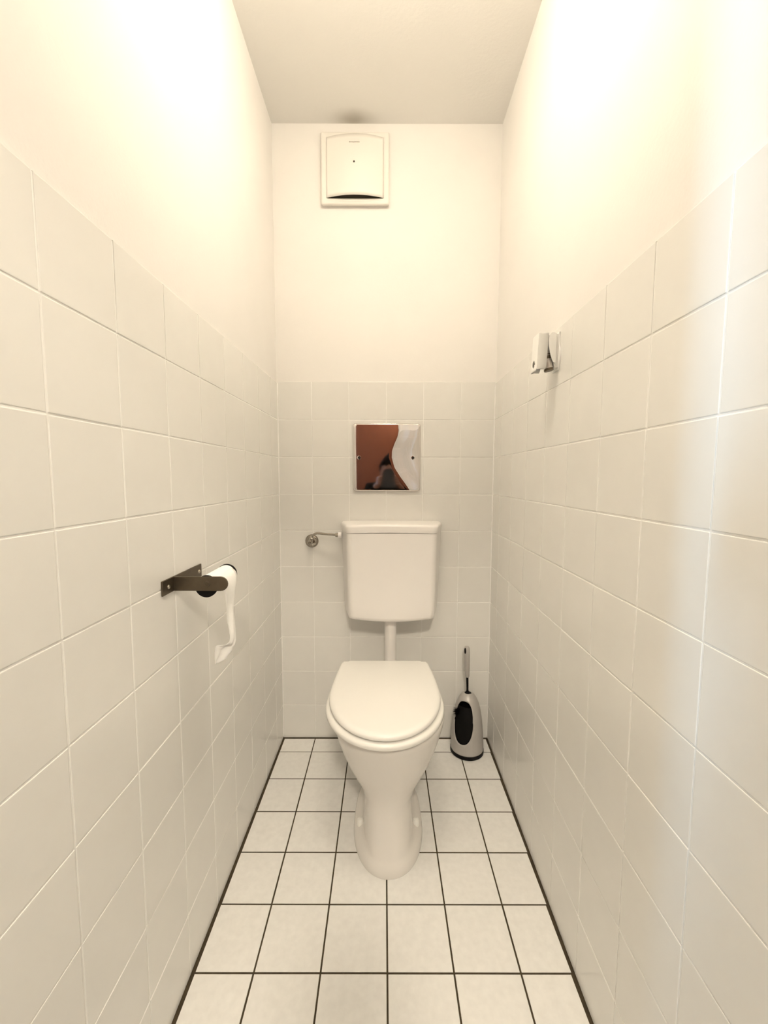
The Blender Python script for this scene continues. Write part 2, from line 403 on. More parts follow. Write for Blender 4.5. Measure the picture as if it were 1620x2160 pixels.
# ------------------------------------------------------------------ cistern with flush pipe
CX = 0.0255
cis = empty('cistern', (CX, -0.002, 0.55), 'low white plastic cistern on the back wall above the toilet', 'cistern')
def cis_ring(z, hb, hf, d, bow, r=0.028, arch=0.0):
    """plan: flat back, tapered sides, rounded front corners, bowed front; local y=0 at the wall"""
    pts = [Vector((-hb, 0, z)), Vector((-hb, -0.05, z))]
    n = 8
    for i in range(n + 1):
        a = math.radians(90 * i / n)
        pts.append(Vector((-hf + r - r * math.cos(a), -d + r - r * math.sin(a), z)))
    m = 24
    for i in range(1, m):
        x = -hf + r + (2 * (hf - r)) * i / m; k = 1 - (x / (hf - r)) ** 2
        pts.append(Vector((x, -d - bow * k, z + arch * k)))
    for i in range(n, -1, -1):
        a = math.radians(90 * i / n)
        pts.append(Vector((hf - r + r * math.cos(a), -d + r - r * math.sin(a), z)))
    pts += [Vector((hb, -0.05, z)), Vector((hb, 0, z))]
    for p in pts:
        p.z -= 0.55
        if arch == 0: pass
    return pts
bm = bmesh.new()
A = -0.006
rings = [cis_ring(0.573, 0.165, 0.150, 0.125, 0.008, arch=A), cis_ring(0.5705, 0.176, 0.160, 0.138, 0.010, arch=A), cis_ring(0.575, 0.181, 0.1655, 0.1455, 0.010, arch=A), cis_ring(0.585, 0.1835, 0.168, 0.148, 0.010, arch=A * .6),
         cis_ring(0.62, 0.187, 0.169, 0.150, 0.010), cis_ring(0.75, 0.192, 0.171, 0.153, 0.010), cis_ring(0.905, 0.197, 0.173, 0.155, 0.010, arch=0.003)]
loft(bm, rings); finish('tank', bm, 'cistern', cis, True, 50)
bm = bmesh.new()
rings = [cis_ring(0.9065, 0.198, 0.1745, 0.1565, 0.010, arch=0.004), cis_ring(0.928, 0.2015, 0.1775, 0.1595, 0.010, arch=0.004), cis_ring(0.9335, 0.200, 0.176, 0.158, 0.010, arch=0.004), cis_ring(0.9365, 0.196, 0.171, 0.153, 0.010, arch=0.004),
         cis_ring(0.938, 0.18, 0.155, 0.137, 0.009, arch=0.004), cis_ring(0.939, 0.10, 0.08, 0.09, 0.004, arch=0.002)]
loft(bm, rings); finish('lid', bm, 'cistern', cis, True, 50)
fp = empty('flush_pipe', (0.0228, -0.085, 0.30), 'white plastic flush pipe running down from the cistern behind the toilet lid', 'pipe')
pts = [(0, 0, 0.275), (0, 0, 0.20), (0, 0, 0.10), (0, 0, 0.06)] + [(0, -0.05 + 0.05 * math.cos(math.radians(a)), 0.06 - 0.05 * math.sin(math.radians(a))) for a in range(15, 91, 15)] + [(0, -0.082, 0.01)]
bm = bmesh.new(); tube(bm, pts, 0.0235, 28); finish('pipe', bm, 'cistern', fp, True, 50)
bm = bmesh.new(); lathe(bm, [(0.0238, 0.245), (0.0285, 0.245), (0.0285, 0.272), (0.0238, 0.2725)], 28); finish('nut', bm, 'cistern', fp, True, 50)

# ------------------------------------------------------------------ water supply valve
va = empty('supply_valve', (-0.3013, 0, 0.8533), 'chrome supply valve with bent pipe between wall and cistern', 'valve')
bm = bmesh.new(); lathe(bm, [(0.0, 0.0), (0.0275, 0.0), (0.027, 0.003), (0.022, 0.008), (0.013, 0.012), (0.0, 0.0125)], 36, axis=(0, -1, 0)); finish('rosette', bm, 'chrome', va, True, 60)
bm = bmesh.new(); lathe(bm, [(0, 0.01), (0.0095, 0.01), (0.0095, 0.05), (0.007, 0.054), (0, 0.054)], 24, axis=(0, -1, 0)); finish('body', bm, 'chrome', va, True)
bm = bmesh.new(); lathe(bm, [(0, 0.054), (0.0045, 0.054), (0.0045, 0.058), (0, 0.058)], 6, axis=(0, -1, 0)); finish('screw', bm, 'chrome', va, True)
bm = bmesh.new(); lathe(bm, [(0, 0.0), (0.009, 0.0), (0.009, 0.012), (0.006, 0.015), (0, 0.015)], 6, (0.003, -0.042, 0.006), (0.35, 0, 1)); finish('nut', bm, 'chrome', va, True)
pipe = catmull([(0.007, -0.042, 0.018), (0.012, -0.042, 0.029), (0.023, -0.043, 0.0365), (0.036, -0.045, 0.0375), (0.07, -0.052, 0.0355), (0.108, -0.058, 0.0335)], 6)
bm = bmesh.new(); tube(bm, pipe, 0.0047, 14); finish('pipe', bm, 'chrome', va, True)
bm = bmesh.new(); lathe(bm, [(0, 0), (0.0075, 0), (0.0085, 0.003), (0.0085, 0.012), (0, 0.012)], 20, (0.104, -0.058, 0.0336), (1, 0, -0.03)); finish('coupling', bm, 'chrome', va, True)
bm = bmesh.new(); lathe(bm, [(0, 0), (0.0115, 0), (0.0115, 0.013), (0, 0.013)], 20, (0.1155, -0.058, 0.033), (1, 0, 0)); finish('washer', bm, 'cistern', va, True)

# ------------------------------------------------------------------ polished cover plate
PC = Vector((0.0064, 0, 1.1958)); HXp, HZp = 0.1372, 0.1359
cp = empty('cover_plate', PC, 'square polished steel cover plate screwed to the tiles above the cistern', 'cover plate')
UB = [(-1.0, 0.70), (-0.86, 0.60), (-0.6, 0.40), (-0.3, 0.20), (0.0, 0.11), (0.2, 0.12), (0.4, 0.20), (0.6, 0.30), (0.8, 0.34), (1.0, 0.30)]
def plate_h(x, z):
    u, v = x / HXp, z / HZp
    ub = interp(UB, v); h = 0.0; n = 24
    # slope on the right part, integrated from u = -1
    for i in range(n):
        uu = -1 + (u + 1) * (i + .5) / n
        sl = 0.118 * smoothstep(ub - 0.10, ub + 0.12, uu) * (1 - 0.35 * smoothstep(ub + .25, ub + .42, uu)) + 0.035 * smoothstep(ub + .5, ub + .62, uu)
        sl += -0.035 * (1 - smoothstep(-1.0, -0.8, uu)) - 0.012
        h -= sl * (u + 1) / n * HXp
    h += 0.0006 * math.sin(3.1 * u + 1.0) * math.sin(2.4 * v + .4)
    return 0.0105 + h + 0.0012 * (1 - v * v)
N = 7
rings = []
outl = rrect(1, 1, 0.09, 10)
def prect(hx, hz):
    # densified rounded rectangle outline with fixed vertex count
    base = rrect(hx, hz, 0.012, 6); out = []
    L_ = len(base)
    for i in range(L_):
        a, b = Vector(base[i] + (0,)), Vector(base[(i + 1) % L_] + (0,))
        k = 22 if (i % 7) == 6 else 1
        for j in range(k): out.append(a.lerp(b, j / k))
    return out
bm = bmesh.new()
o_ = prect(HXp, HZp)
def pr(ins, hf):
    r_ = []
    for p in o_:
        kx, kz = (HXp - ins) / HXp, (HZp - ins) / HZp
        x, z = p.x * kx, p.y * kz
        r_.append(Vector((x, -hf(x, z), z)))
    return r_
rings = [pr(0, lambda x, z: 0.0), pr(0, lambda x, z: max(0.002, plate_h(x, z) - 0.005)), pr(0.0012, lambda x, z: max(0.003, plate_h(x, z) - 0.0018)), pr(0.0035, lambda x, z: plate_h(x, z) - 0.0004)]
for ins in [0.006, 0.009] + [0.012 + 0.0057 * i for i in range(22)]:
    rings.append(pr(ins, lambda x, z: plate_h(x, z)))
loft(bm, rings, cap0=True, cap1=True)
finish('plate', bm, 'polished', cp, True, 75)
for sx, hx in ((-1, -0.1115), (1, 0.1065)):
    h = plate_h(hx, -0.001)
    bm = bmesh.new(); lathe(bm, [(0.0042, 0.0), (0.0082, 0.0), (0.0076, 0.0014), (0.0056, 0.0016), (0.0042, 0.0)], 24, (hx, -h + 0.0004, -0.001), (0, -1, 0)); ring_o = finish('eyelet', bm, 'polished', cp, True)
    bm = bmesh.new(); lathe(bm, [(0, 0), (0.0052, 0), (0.0052, 0.001), (0, 0.001)], 20, (hx, -h + 0.0002, -0.001), (0, -1, 0)); finish('screw', bm, 'dark_gap', ring_o)

# ------------------------------------------------------------------ extractor fan
fx0, fx1, fz0, fz1 = -0.2475, 0.0125, 2.1565, 2.4160
FXc, FZc = (fx0 + fx1) / 2, (fz0 + fz1) / 2
fan = empty('extractor_fan', (FXc, 0, FZc), 'square white plastic extractor fan high on the back wall', 'fan')
hx, hz = (fx1 - fx0) / 2, (fz1 - fz0) / 2
bm = bmesh.new(); iw = 0.022
def fr_ring(sx, y, r=0.006): return [Vector((a, y, b)) for a, b in rrect(hx - sx, hz - sx, r, 5)]
loft(bm, [fr_ring(0.004, 0.0035), fr_ring(0.004, -0.007), fr_ring(0, -0.0071), fr_ring(0, -0.013), fr_ring(0.0018, -0.0158), fr_ring(0.005, -0.017), fr_ring(iw - 0.002, -0.017, 0.004), fr_ring(iw, -0.0155, 0.004), fr_ring(iw + 0.001, -0.004, 0.004)])
finish('frame', bm, 'fan_plastic', fan, True, 50)
# bowed cover: open crescent at its lower edge
cw, ztop_, zbot = hx - iw + 0.0005, hz - 0.010, -hz + 0.0225
bm = bmesh.new(); nx, nz = 36, 16; Vg = []
for k in range(nz + 1):
    row = []
    for i in range(nx + 1):
        u = -1 + 2 * i / nx; t = k / nz
        z0 = zbot; z1 = ztop_ - 0.013 * (abs(u) ** 2.4)
        z = z0 + (z1 - z0) * t
        bulge = 0.0190 * (1 - u * u) * (1 - smoothstep(0.55, 1.0, t) * 0.85)
        row.append(bm.verts.new((u * cw, -0.0165 - bulge, z)))
    Vg.append(row)
for k in range(nz):
    for i in range(nx): bm.faces.new((Vg[k][i], Vg[k][i + 1], Vg[k + 1][i + 1], Vg[k + 1][i]))
cov = finish('cover', bm, 'fan_plastic', fan, True, 180)
sm = cov.modifiers.new('thickness', 'SOLIDIFY'); sm.thickness = 0.0022; sm.offset = 1
bm = bmesh.new(); box(bm, -cw + 0.001, cw - 0.001, -0.0060, -0.0045, -hz + 0.024, hz - 0.024); finish('intake', bm, 'fan_intake', fan)
# concave lip below the opening
bm = bmesh.new(); rows = []
for i in range(nx + 1):
    u = -1 + 2 * i / nx; k = 1 - u * u
    rows.append([Vector((u * cw, -0.006, zbot - 0.003)), Vector((u * cw, -0.0145 - 0.002 * k, zbot - 0.0035)), Vector((u * cw, -0.0168 - 0.004 * k, zbot - 0.009)), Vector((u * cw, -0.0168 - 0.002 * k, zbot - 0.013)), Vector((u * cw, -0.0162, zbot - 0.016))])
loft(bm, rows, False, False, closed=False); finish('lip', bm, 'fan_plastic', fan, True, 180)
bm = bmesh.new(); lathe(bm, [(0, 0), (0.0034, 0), (0.0034, 0.0012), (0, 0.0012)], 16, (-0.0024, -0.0165 - 0.0190 - 0.0026, 0.0085), (0, -1, 0)); finish('indicator_hole', bm, 'dark_gap', cov)
bm = bmesh.new()
for i in range(7): box(bm, -0.021 + i * 0.0058, -0.0172 + i * 0.0058, -0.0312, -0.0255, 0.084, 0.0875)
finish('embossed_mark', bm, 'fan_plastic', cov)

# ------------------------------------------------------------------ toilet brush and holder
BX, BY = 0.338, -0.0815
hold = empty('brush_holder', (BX, BY, 0), 'silver-grey plastic toilet brush holder with oval opening and black foot', 'brush holder')
hold.rotation_euler = (0, 0, 0)
bm = bmesh.new(); lathe(bm, [(0, 0), (0.0645, 0), (0.067, 0.002), (0.067, 0.0145), (0.064, 0.0155), (0, 0.0155)], 56); finish('foot', bm, 'black', hold, True)
prof = [(0.0655, 0.0155), (0.0655, 0.03), (0.0645, 0.06), (0.0625, 0.09), (0.060, 0.12), (0.0565, 0.15), (0.0515, 0.18), (0.045, 0.205), (0.036, 0.226), (0.026, 0.2405), (0.0145, 0.248)]
fine = []
for a, b in zip(prof, prof[1:]):
    for j in range(4): fine.append((a[0] + (b[0] - a[0]) * j / 4, a[1] + (b[1] - a[1]) * j / 4))
fine.append(prof[-1])
NA = 96
OA, OZ, OHW, OHH = math.radians(-121), 0.143, 0.0435, 0.083     # opening: direction, centre height, half width, half height
bm = bmesh.new(); G = []
def open_field(a, r, z):
    d = (a - OA + math.pi) % (2 * math.pi) - math.pi
    ww = OHW * (1.0 if z < OZ else 0.95)
    return (abs(d) * r / ww) ** 2.3 + (abs(z - OZ) / OHH) ** 2.3
for r, z in fine:
    G.append([[2 * math.pi * i / NA - math.pi, r, z] for i in range(NA)])
VG = [[bm.verts.new((r * math.cos(a), r * math.sin(a), z)) for a, r, z in row] for row in G]
for k in range(len(G) - 1):
    for i in range(NA):
        j = (i + 1) % NA
        am = G[k][i][0] + math.pi / NA; rm = (G[k][i][1] + G[k + 1][i][1]) / 2; zm = (G[k][i][2] + G[k + 1][i][2]) / 2
        if open_field(am, rm, zm) < 1: continue
        bm.faces.new((VG[k][i], VG[k][j], VG[k + 1][j], VG[k + 1][i]))
# pull the jagged edge of the opening onto the oval
bnd = {v for e in bm.edges if len(e.link_faces) == 1 for v in e.verts}
for v in bnd:
    if v.co.z < 0.02 or v.co.z > 0.24: continue
    a = math.atan2(v.co.y, v.co.x); r = math.hypot(v.co.x, v.co.y)
    d = (a - OA + math.pi) % (2 * math.pi) - math.pi
    ox, oz = d * r, v.co.z - OZ
    f_ = open_field(a, r, v.co.z) ** (1 / 2.3)
    if f_ < 0.5: continue
    nzv = OZ + oz / f_; nr = interp([(z, r_) for r_, z in prof], nzv); na = OA + (ox / f_) / nr
    v.co = Vector((nr * math.cos(na), nr * math.sin(na), nzv))
bmesh.ops.delete(bm, geom=[v for v in bm.verts if not v.link_faces], context='VERTS')
sh = finish('shell', bm, 'silver', hold, True, 60)
sm = sh.modifiers.new('thickness', 'SOLIDIFY'); sm.thickness = 0.003; sm.offset = -1
bm = bmesh.new(); lathe(bm, [(0, 0.0136), (0.0605, 0.0136), (0.0595, 0.06), (0.055, 0.12), (0.0515, 0.15), (0.0465, 0.18), (0.040, 0.203), (0.0395, 0.203), (0.046, 0.178), (0.051, 0.148), (0.0545, 0.118), (0.059, 0.06), (0.06, 0.016), (0, 0.016)], 48)
finish('liner', bm, 'black', hold, True)

br = empty('toilet_brush', (BX - 0.004, BY - 0.004, 0.02), 'black toilet brush with grey grip standing in the silver holder', 'toilet brush')
ax = Vector((0.0, 0.0, 1))
bm = bmesh.new(); lathe(bm, [(0, 0.012), (0.022, 0.012), (0.032, 0.025), (0.035, 0.06), (0.035, 0.13), (0.032, 0.165), (0.02, 0.188), (0.0, 0.192)], 40)
core = finish('brush_head', bm, 'bristle', br, True, 180)
bm = bmesh.new()                                        # bristle tufts
for k in range(240):
    a = random.uniform(0, 2 * math.pi); z = random.uniform(0.02, 0.178)
    r0 = 0.018 if z > 0.165 or z < 0.03 else 0.03; d = Vector((math.cos(a), math.sin(a), random.uniform(-.25, .25))).normalized()
    p = Vector((0, 0, z)); ln = r0 + random.uniform(0.007, 0.010)
    t = d.orthogonal().normalized() * 0.0016; q = d.cross(t)
    b_ = [bm.verts.new(p + d * r0 * .9 + t * math.cos(x) + q * math.sin(x)) for x in (0, 2.1, 4.2)]
    tip = bm.verts.new(p + d * ln)
    for i in range(3): bm.faces.new((b_[i], b_[(i + 1) % 3], tip))
tu = finish('bristles', bm, 'bristle', br); tu['kind'] = 'stuff'
# small under-rim bristle cluster poking out of the opening
bm = bmesh.new()
for k in range(70):
    d = Vector((-1 + random.uniform(-.2, .2), -0.45 + random.uniform(-.3, .3), random.uniform(-.4, .4))).normalized()
    p = Vector((-0.026, -0.016, 0.163 + random.uniform(-.008, .008)))
    t = d.orthogonal().normalized() * 0.002; q = d.cross(t)
    b_ = [bm.verts.new(p + t * math.cos(x) + q * math.sin(x)) for x in (0, 2.1, 4.2)]
    tip = bm.verts.new(p + d * random.uniform(0.030, 0.042))
    for i in range(3): bm.faces.new((b_[i], b_[(i + 1) % 3], tip))
tu = finish('edge_bristles', bm, 'bristle', br); tu['kind'] = 'stuff'
lean = Vector((-0.030, 0.0, 1)).normalized()
base = Vector((0.004, 0.006, 0.18))
bm = bmesh.new(); tube(bm, [base + lean * t for t in (0, 0.03, 0.045, 0.06, 0.12)], [0.0075, 0.0065, 0.0050, 0.0042, 0.0050], 16); finish('stem', bm, 'black', br, True)
bm = bmesh.new(); lathe(bm, [(0, 0), (0.0085, 0), (0.0095, 0.003), (0.006, 0.007), (0, 0.007)], 20, base + lean * 0.044, lean); finish('collar', bm, 'black', br, True)
bm = bmesh.new(); lathe(bm, [(0, 0), (0.0072, 0), (0.0085, 0.004), (0.0105, 0.05), (0.0118, 0.10), (0.0112, 0.118), (0.0085, 0.1255), (0.003, 0.129), (0, 0.1295)], 24, base + lean * 0.112, lean)
grip = finish('grip', bm, 'silver', br, True)
bm = bmesh.new(); q_ = bmesh.ops.create_uvsphere(bm, u_segments=16, v_segments=10, radius=1.0)
bmesh.ops.scale(bm, vec=(0.004, 0.0062, 0.0125), verts=bm.verts); bmesh.ops.translate(bm, vec=base + lean * 0.223 + Vector((-0.0082, -0.0055, 0)), verts=bm.verts)
finish('hanging_eye', bm, 'black', grip, True)

# ------------------------------------------------------------------ toilet paper holder
hy = -0.8625; hz_ = 0.8985; wl = lambda y: XL + SL * y
tp = empty('paper_holder', (wl(hy), hy, hz_), 'dark brushed steel toilet paper holder screwed to the tiles', 'paper holder')
tp.rotation_euler = (0, 0, math.atan(-SL))
bm = bmesh.new(); box(bm, 0.0, 0.0036, -0.044, 0.1265, -0.0148, 0.0148); bevel(bm, 0.0006, 1); finish('wall_plate', bm, 'bracket', tp)
bm = bmesh.new()                                      # arm bent out of the plate, rounded end
outl = []
ro = 0.0148
for i in range(13):
    a = math.radians(-90 + 180 * i / 12); outl.append((0.1135 - ro + ro * math.cos(a), ro * math.sin(a)))
outl += [(0.003, ro), (0.003, -ro)]
loft(bm, [[Vector((a, -0.0018, b)) for a, b in outl], [Vector((a, 0.0018, b)) for a, b in outl]])
bmesh.ops.bevel(bm, geom=[e for e in bm.edges if abs(e.verts[0].co.y - e.verts[1].co.y) < 1e-5], offset=0.0006, segments=1, affect='EDGES')
finish('arm', bm, 'bracket', tp)
for yy in (-0.0225, 0.1125):
    bm = bmesh.new(); lathe(bm, [(0, 0), (0.0042, 0), (0.0040, 0.0012), (0.0025, 0.0024), (0, 0.0028)], 18, (0.0036, yy, -0.001), (1, 0, 0)); finish('screw', bm, 'screw', tp, True)
SX = 0.0715; DX, DZ_ = 0.0675, -0.0065
bm = bmesh.new(); lathe(bm, [(0, 0), (0.0062, 0), (0.0062, 0.0012), (0.0052, 0.0016), (0.0045, 0.0006), (0.0022, 0.0006), (0, 0.0006)], 24, (SX, -0.0018, 0), (0, -1, 0)); finish('screw', bm, 'bracket', tp, True)
bm = bmesh.new(); lathe(bm, [(0, 0.002), (0.0228, 0.002), (0.0228, 0.007), (0, 0.007)], 36, (DX, 0, DZ_), (0, 1, 0)); finish('disc', bm, 'black', tp, True)
bm = bmesh.new(); lathe(bm, [(0, 0.112), (0.0228, 0.112), (0.0228, 0.117), (0, 0.117)], 36, (DX, 0, DZ_), (0, 1, 0)); finish('disc', bm, 'black', tp, True)
bm = bmesh.new(); lathe(bm, [(0, 0.007), (0.012, 0.007), (0.012, 0.112), (0, 0.112)], 24, (DX, 0, DZ_), (0, 1, 0)); finish('spindle', bm, 'black', tp, True)

RO = Vector((wl(hy) + DX, hy, hz_ + DZ_))
roll = empty('toilet_paper_roll', RO, 'nearly used up white toilet paper roll with a twisted end hanging down', 'toilet paper')
bm = bmesh.new(); y0, y1 = 0.0085, 0.1105
rr = 0.0213
lathe(bm, [(0.0135, y0), (rr, y0), (rr, y1), (0.0135, y1), (0.0135, y0)], 40, (0, 0, 0), (0, 1, 0)); finish('roll', bm, 'paper', roll, True)
# hanging sheet: near edge / far edge pairs in world coordinates
rows = [((-0.3525, -0.852, 0.9080), (-0.3525, -0.756, 0.9080)), ((-0.3440, -0.852, 0.8980), (-0.3435, -0.756, 0.8980)), ((-0.3360, -0.851, 0.8780), (-0.3410, -0.758, 0.8800)),
        ((-0.3370, -0.845, 0.8520), (-0.3415, -0.764, 0.8560)), ((-0.3385, -0.838, 0.8260), (-0.3415, -0.772, 0.8300)), ((-0.3375, -0.832, 0.8040), (-0.3405, -0.778, 0.8080)),
        ((-0.3350, -0.826, 0.7840), (-0.3385, -0.786, 0.7860)), ((-0.3345, -0.822, 0.7660), (-0.3370, -0.794, 0.7660)), ((-0.3410, -0.822, 0.7540), (-0.3365, -0.800, 0.7520)),
        ((-0.3640, -0.822, 0.7500), (-0.3390, -0.806, 0.7440)), ((-0.3710, -0.820, 0.7400), (-0.3430, -0.806, 0.7330)), ((-0.3750, -0.818, 0.7220), (-0.3520, -0.808, 0.7180)), ((-0.3770, -0.816, 0.7055), (-0.3640, -0.810, 0.7090))]
NE, FE = catmull([r[0] for r in rows], 5), catmull([r[1] for r in rows], 5)
bm = bmesh.new(); G = []
for i, (a, b) in enumerate(zip(NE, FE)):
    row = []
    for j in range(9):
        t = j / 8; p = a.lerp(b, t)
        k = smoothstep(0.08, 0.3, i / len(NE)); p.x += k * 0.0035 * math.sin(t * 9 + i * 0.12) ; p.z += k * 0.0012 * math.sin(t * 5 + i)
        row.append(p - RO)
    G.append(row)
loft(bm, G, False, False, closed=False)
sheet = finish('hanging_sheet', bm, 'paper', roll, True, 180)
sm = sheet.modifiers.new('thickness', 'SOLIDIFY'); sm.thickness = 0.0005

# ------------------------------------------------------------------ air freshener dispenser on the right wall
ay, az = -0.617, 1.430; wr = XR + SR * ay
af = empty('air_freshener', (wr, ay, az), 'small white air freshener dispenser on the tiles with spray can inside', 'air freshener')
af.rotation_euler = (0, 0, math.atan(-SR))
def outline_plate(name, pts, y0, y1, material, b=0.001):
    bm = bmesh.new(); loft(bm, [[Vector((x, y0, z)) for x, z in pts], [Vector((x, y1, z)) for x, z in pts]])
    bmesh.ops.bevel(bm, geom=[e for e in bm.edges if abs(e.verts[0].co.y - e.verts[1].co.y) < 1e-6], offset=b, segments=2, affect='EDGES')
    return finish(name, bm, material, af, True, 40)
bm = bmesh.new(); wav = []                            # back plate with a waisted outline
for i in range(25):
    t = i / 24; z = -0.046 + 0.092 * t
    wav.append((z, 0.0215 + 0.0045 * math.sin(t * math.pi * 2.0 - 0.6)))
rings = [[Vector((xx, s_ * wv, z)) for z, wv in wav] for s_, xx in ((-1, -0.0002), (-1, -0.0035), (1, -0.0035), (1, -0.0002))]
loft(bm, [list(r) for r in zip(*rings)]); finish('back_plate', bm, 'bright_plastic', af, True, 40)
bm = bmesh.new(); box(bm, -0.012, -0.003, -0.017, 0.017, -0.040, 0.042); bevel(bm, 0.002, 2); finish('mount', bm, 'bright_plastic', af, True)
cheek = catmull([(-0.010, 0.043, 0), (-0.022, 0.044, 0), (-0.0285, 0.034, 0), (-0.0295, 0.020, 0), (-0.027, 0.004, 0), (-0.0225, -0.014, 0), (-0.0175, -0.026, 0), (-0.0125, -0.029, 0), (-0.010, -0.026, 0)], 4)
cheek = [(p.x, p.y) for p in cheek]
for a, b in ((-0.0205, -0.0178), (0.0178, 0.0205)): outline_plate('cheek', cheek, a, b, 'bright_plastic', 0.0006)
# front cover: U-shaped channel with an oval hole in its face
bm = bmesh.new()
ny, nz2 = 16, 40
FACE = []
ylist = [-0.021 + 0.042 * j / ny for j in range(ny + 1)]
for k in range(nz2 + 1):
    z = -0.0475 + 0.089 * k / nz2; tilt = 0.004 * (z + .0475) / 0.089
    FACE.append([bm.verts.new((-0.0575 + tilt - 0.0015 * (1 - (y / .021) ** 2), y, z)) for y in ylist])
for k in range(nz2):
    for j in range(ny):
        yc_, zc_ = (ylist[j] + ylist[j + 1]) / 2, -0.0475 + 0.089 * (k + .5) / nz2
        if ((yc_ + 0.001) / 0.0085) ** 2 + ((zc_ + 0.030) / 0.0085) ** 2 < 1: continue
        bm.faces.new((FACE[k][j], FACE[k][j + 1], FACE[k + 1][j + 1], FACE[k + 1][j]))
for j, sgn in ((0, -1), (ny, 1)):
    col = [row[j] for row in FACE]
    c2 = []
    for k, v in enumerate(col):
        t = k / nz2; xin = -0.0345 + 0.004 * t - 0.003 * (1 - smoothstep(0.0, 0.12, t))
        c2.append(bm.verts.new((xin, v.co.y, v.co.z + (0.006 if k == 0 else 0.0))))
    for k in range(nz2): bm.faces.new((col[k], col[k + 1], c2[k + 1], c2[k]))
    if j == 0: capa = c2[-1]
    else: capb = c2[-1]
bm.faces.new([FACE[-1][j] for j in range(ny + 1)] + [capb, capa])
fcv = finish('front_cover', bm, 'bright_plastic', af, True, 40)
sm = fcv.modifiers.new('thickness', 'SOLIDIFY'); sm.thickness = 0.0018; sm.offset = 0
bm = bmesh.new(); lathe(bm, [(0, 0), (0.0095, 0), (0.0095, 0.002), (0, 0.002)], 24, (-0.0548, -0.001, -0.030), (1, 0, 0)); finish('button', bm, 'can_dark', af, True)
bm = bmesh.new(); box(bm, -0.032, -0.005, -0.012, 0.012, 0.034, 0.040); bevel(bm, 0.0015, 2); finish('top_arm', bm, 'bright_plastic', af, True)
cb, ct = Vector((-0.0205, -0.004, -0.0455)), Vector((-0.034, 0.0, 0.022)); cax = (ct - cb).normalized(); CL = (ct - cb).length
bm = bmesh.new(); lathe(bm, [(0, 0.004), (0.0108, 0.004), (0.0108, CL * 0.62), (0.0095, CL * 0.70), (0.006, CL * 0.76), (0.005, CL * .95), (0, CL * .95)], 28, cb, cax); can = finish('spray_can', bm, 'can', af, True)
can['label'] = 'small silver spray can with dark label'
bm = bmesh.new(); lathe(bm, [(0, 0), (0.0112, 0), (0.0116, 0.0015), (0.0116, 0.0035), (0.0108, 0.006), (0, 0.006)], 28, cb, cax); finish('can_base', bm, 'can_dark', can, True)
bm = bmesh.new(); lathe(bm, [(0.0108, CL * 0.42), (0.01105, CL * 0.42), (0.01105, CL * 0.53), (0.0108, CL * 0.53)], 28, cb, cax); finish('label_band', bm, 'can_dark', can, True)
bm = bmesh.new(); lathe(bm, [(0.0108, CL * 0.56), (0.01105, CL * 0.56), (0.01105, CL * 0.59), (0.0108, CL * 0.59)], 28, cb, cax); finish('label_line', bm, 'can_dark', can, True)

# ------------------------------------------------------------------ photographer kneeling behind the camera (seen in the polished plate)
def skin_mesh(name, verts, edges, radii, material, parent, root=0, sub=2):
    me = bpy.data.meshes.new(name); me.from_pydata([Vector(v) for v in verts], edges, [])
    o = bpy.data.objects.new(name, me); COL.objects.link(o)
    if parent: o.parent = parent
    o.modifiers.new('skin', 'SKIN')
    sv = me.skin_vertices[0].data if me.skin_vertices else None
    if sv is None:
        bm = bmesh.new(); bm.from_mesh(me); bm.verts.layers.skin.verify(); bm.to_mesh(me); bm.free(); sv = me.skin_vertices[0].data
    for i, r in enumerate(radii):
        sv[i].radius = r if isinstance(r, tuple) else (r, r); sv[i].use_root = (i == root)
    s_ = o.modifiers.new('smooth', 'SUBSURF'); s_.levels = sub; s_.render_levels = sub
    me.materials.append(MT[material]); o.modifiers['skin'].use_smooth_shade = True
    return o
per = empty('person', (0.005, -2.30, 0), 'person in dark clothes kneeling in the doorway and holding up a phone', 'person')
V, E, R = [], [], []
def nv(p, r, frm=None):
    V.append(p); R.append(r)
    if frm is not None: E.append((frm, len(V) - 1))
    return len(V) - 1
pel = nv((0, 0, 0.50), (0.13, 0.10)); wa = nv((0, 0.02, 0.66), (0.12, 0.09), pel); chst = nv((0, 0.05, 0.86), (0.14, 0.10), wa)
nk = nv((0, 0.08, 1.01), 0.055, chst); nk2 = nv((0, 0.10, 1.07), 0.05, nk); hd = nv((0, 0.13, 1.15), (0.075, 0.085), nk2); hd2 = nv((0, 0.135, 1.23), (0.075, 0.09), hd); nv((0, 0.125, 1.275), 0.055, hd2)
hands = {}
for sx in (-1, 1):
    sh_ = nv((sx * 0.16, 0.06, 0.955), 0.052, chst); el = nv((sx * 0.19, 0.20, 0.76), 0.043, sh_); wr_ = nv((sx * 0.07, 0.47, 0.985), 0.026, el)
    pm = nv((sx * 0.05, 0.525, 1.03), (0.034, 0.016), wr_); hands[sx] = pm
    hp = nv((sx * 0.09, 0.0, 0.45), 0.085, pel); kn = nv((sx * 0.12, 0.10, 0.075), 0.06, hp); an = nv((sx * 0.12, -0.32, 0.05), 0.04, kn); nv((sx * 0.12, -0.44, 0.04), 0.035, an)
skin_mesh('body', V, E, R, 'skin', per)
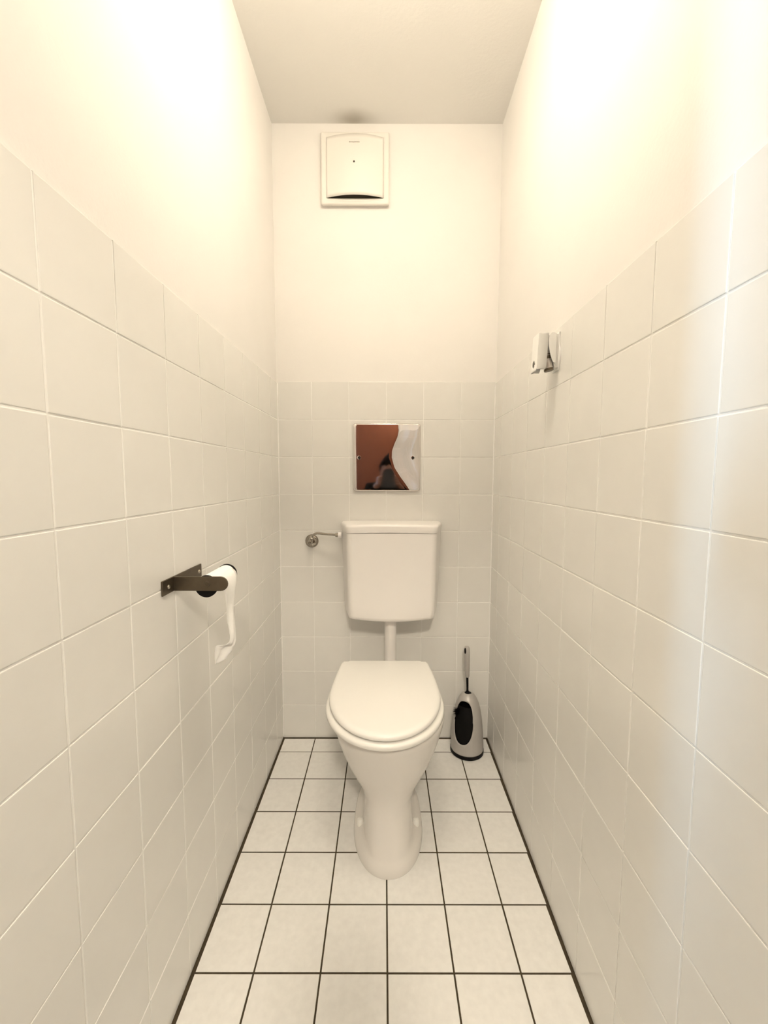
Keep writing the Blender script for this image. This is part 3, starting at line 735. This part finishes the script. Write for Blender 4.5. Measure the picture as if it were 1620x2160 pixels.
for sx in (-1, 1):                                    # fingers round the phone, thumb on its face
    for k in range(4):
        z = 1.075 - 0.021 * k; ln = (0.9, 1.0, 0.95, 0.78)[k]
        skin_mesh('finger', [(sx * 0.056, 0.515, z - 0.02), (sx * 0.062, 0.56, z), (sx * 0.052, 0.59 + 0.004 * ln, z + 0.002), (sx * (0.052 - 0.022 * ln), 0.6095, z + 0.003)], [(0, 1), (1, 2), (2, 3)], [0.0095, 0.009, 0.0082, 0.007], 'skin', per)
    skin_mesh('thumb', [(sx * 0.045, 0.51, 1.03), (sx * 0.045, 0.545, 1.055), (sx * 0.038, 0.572, 1.075), (sx * 0.026, 0.578, 1.095)], [(0, 1), (1, 2), (2, 3)], [0.0125, 0.011, 0.010, 0.008], 'skin', per)
V, E, R = [], [], []
pel = nv((0, 0, 0.46), (0.15, 0.12)); wa = nv((0, 0.02, 0.66), (0.15, 0.115), pel); chst = nv((0, 0.05, 0.86), (0.165, 0.125), wa); nv((0, 0.075, 1.0), 0.075, chst)
for sx in (-1, 1):
    sh_ = nv((sx * 0.165, 0.06, 0.955), 0.068, chst); el = nv((sx * 0.19, 0.20, 0.755), 0.057, sh_); nv((sx * 0.068, 0.475, 0.99), 0.036, el)
skin_mesh('sweater', V, E, R, 'cloth', per)
V, E, R = [], [], []
pel = nv((0, 0, 0.52), (0.14, 0.115))
for sx in (-1, 1):
    hp = nv((sx * 0.09, 0.0, 0.44), 0.10, pel); kn = nv((sx * 0.12, 0.10, 0.08), 0.075, hp); nv((sx * 0.12, -0.29, 0.06), 0.055, kn)
skin_mesh('trousers', V, E, R, 'denim', per)
bm = bmesh.new(); bmesh.ops.create_uvsphere(bm, u_segments=24, v_segments=16, radius=1.0)
bmesh.ops.delete(bm, geom=[v for v in bm.verts if v.co.z < -0.35 and v.co.y > -0.1], context='VERTS')
bmesh.ops.scale(bm, vec=(0.096, 0.108, 0.115), verts=bm.verts); bmesh.ops.translate(bm, vec=(0, 0.122, 1.20), verts=bm.verts)
hr = finish('hair', bm, 'hair', per, True, 180); sm = hr.modifiers.new('thickness', 'SOLIDIFY'); sm.thickness = 0.01
for sx in (-1, 1):
    bm = bmesh.new(); bmesh.ops.create_uvsphere(bm, u_segments=12, v_segments=8, radius=0.011); bmesh.ops.translate(bm, vec=(sx * 0.032, 0.204, 1.175), verts=bm.verts); finish('eye', bm, 'black', per, True)
bm = bmesh.new(); lathe(bm, [(0.0, 0.03), (0.006, 0.025), (0.014, 0), (0.01, -0.006), (0, -0.008)], 12, (0, 0.212, 1.14)); finish('nose', bm, 'skin', per, True)

ph = empty('phone', (0.005, -1.7055, 0.985), 'dark smartphone held up by the kneeling person', 'phone')
bm = bmesh.new(); loft(bm, [[Vector((a, y, b + 0.076)) for a, b in rrect(0.037, 0.076, 0.012, 6)] for y in (-0.004, 0.004)]); finish('case', bm, 'screen', ph, True, 40)
bm = bmesh.new(); lathe(bm, [(0, 0), (0.007, 0), (0.006, 0.0015), (0, 0.0015)], 20, (0.015, 0.004, 0.131), (0, 1, 0)); finish('lens', bm, 'chrome', ph, True)
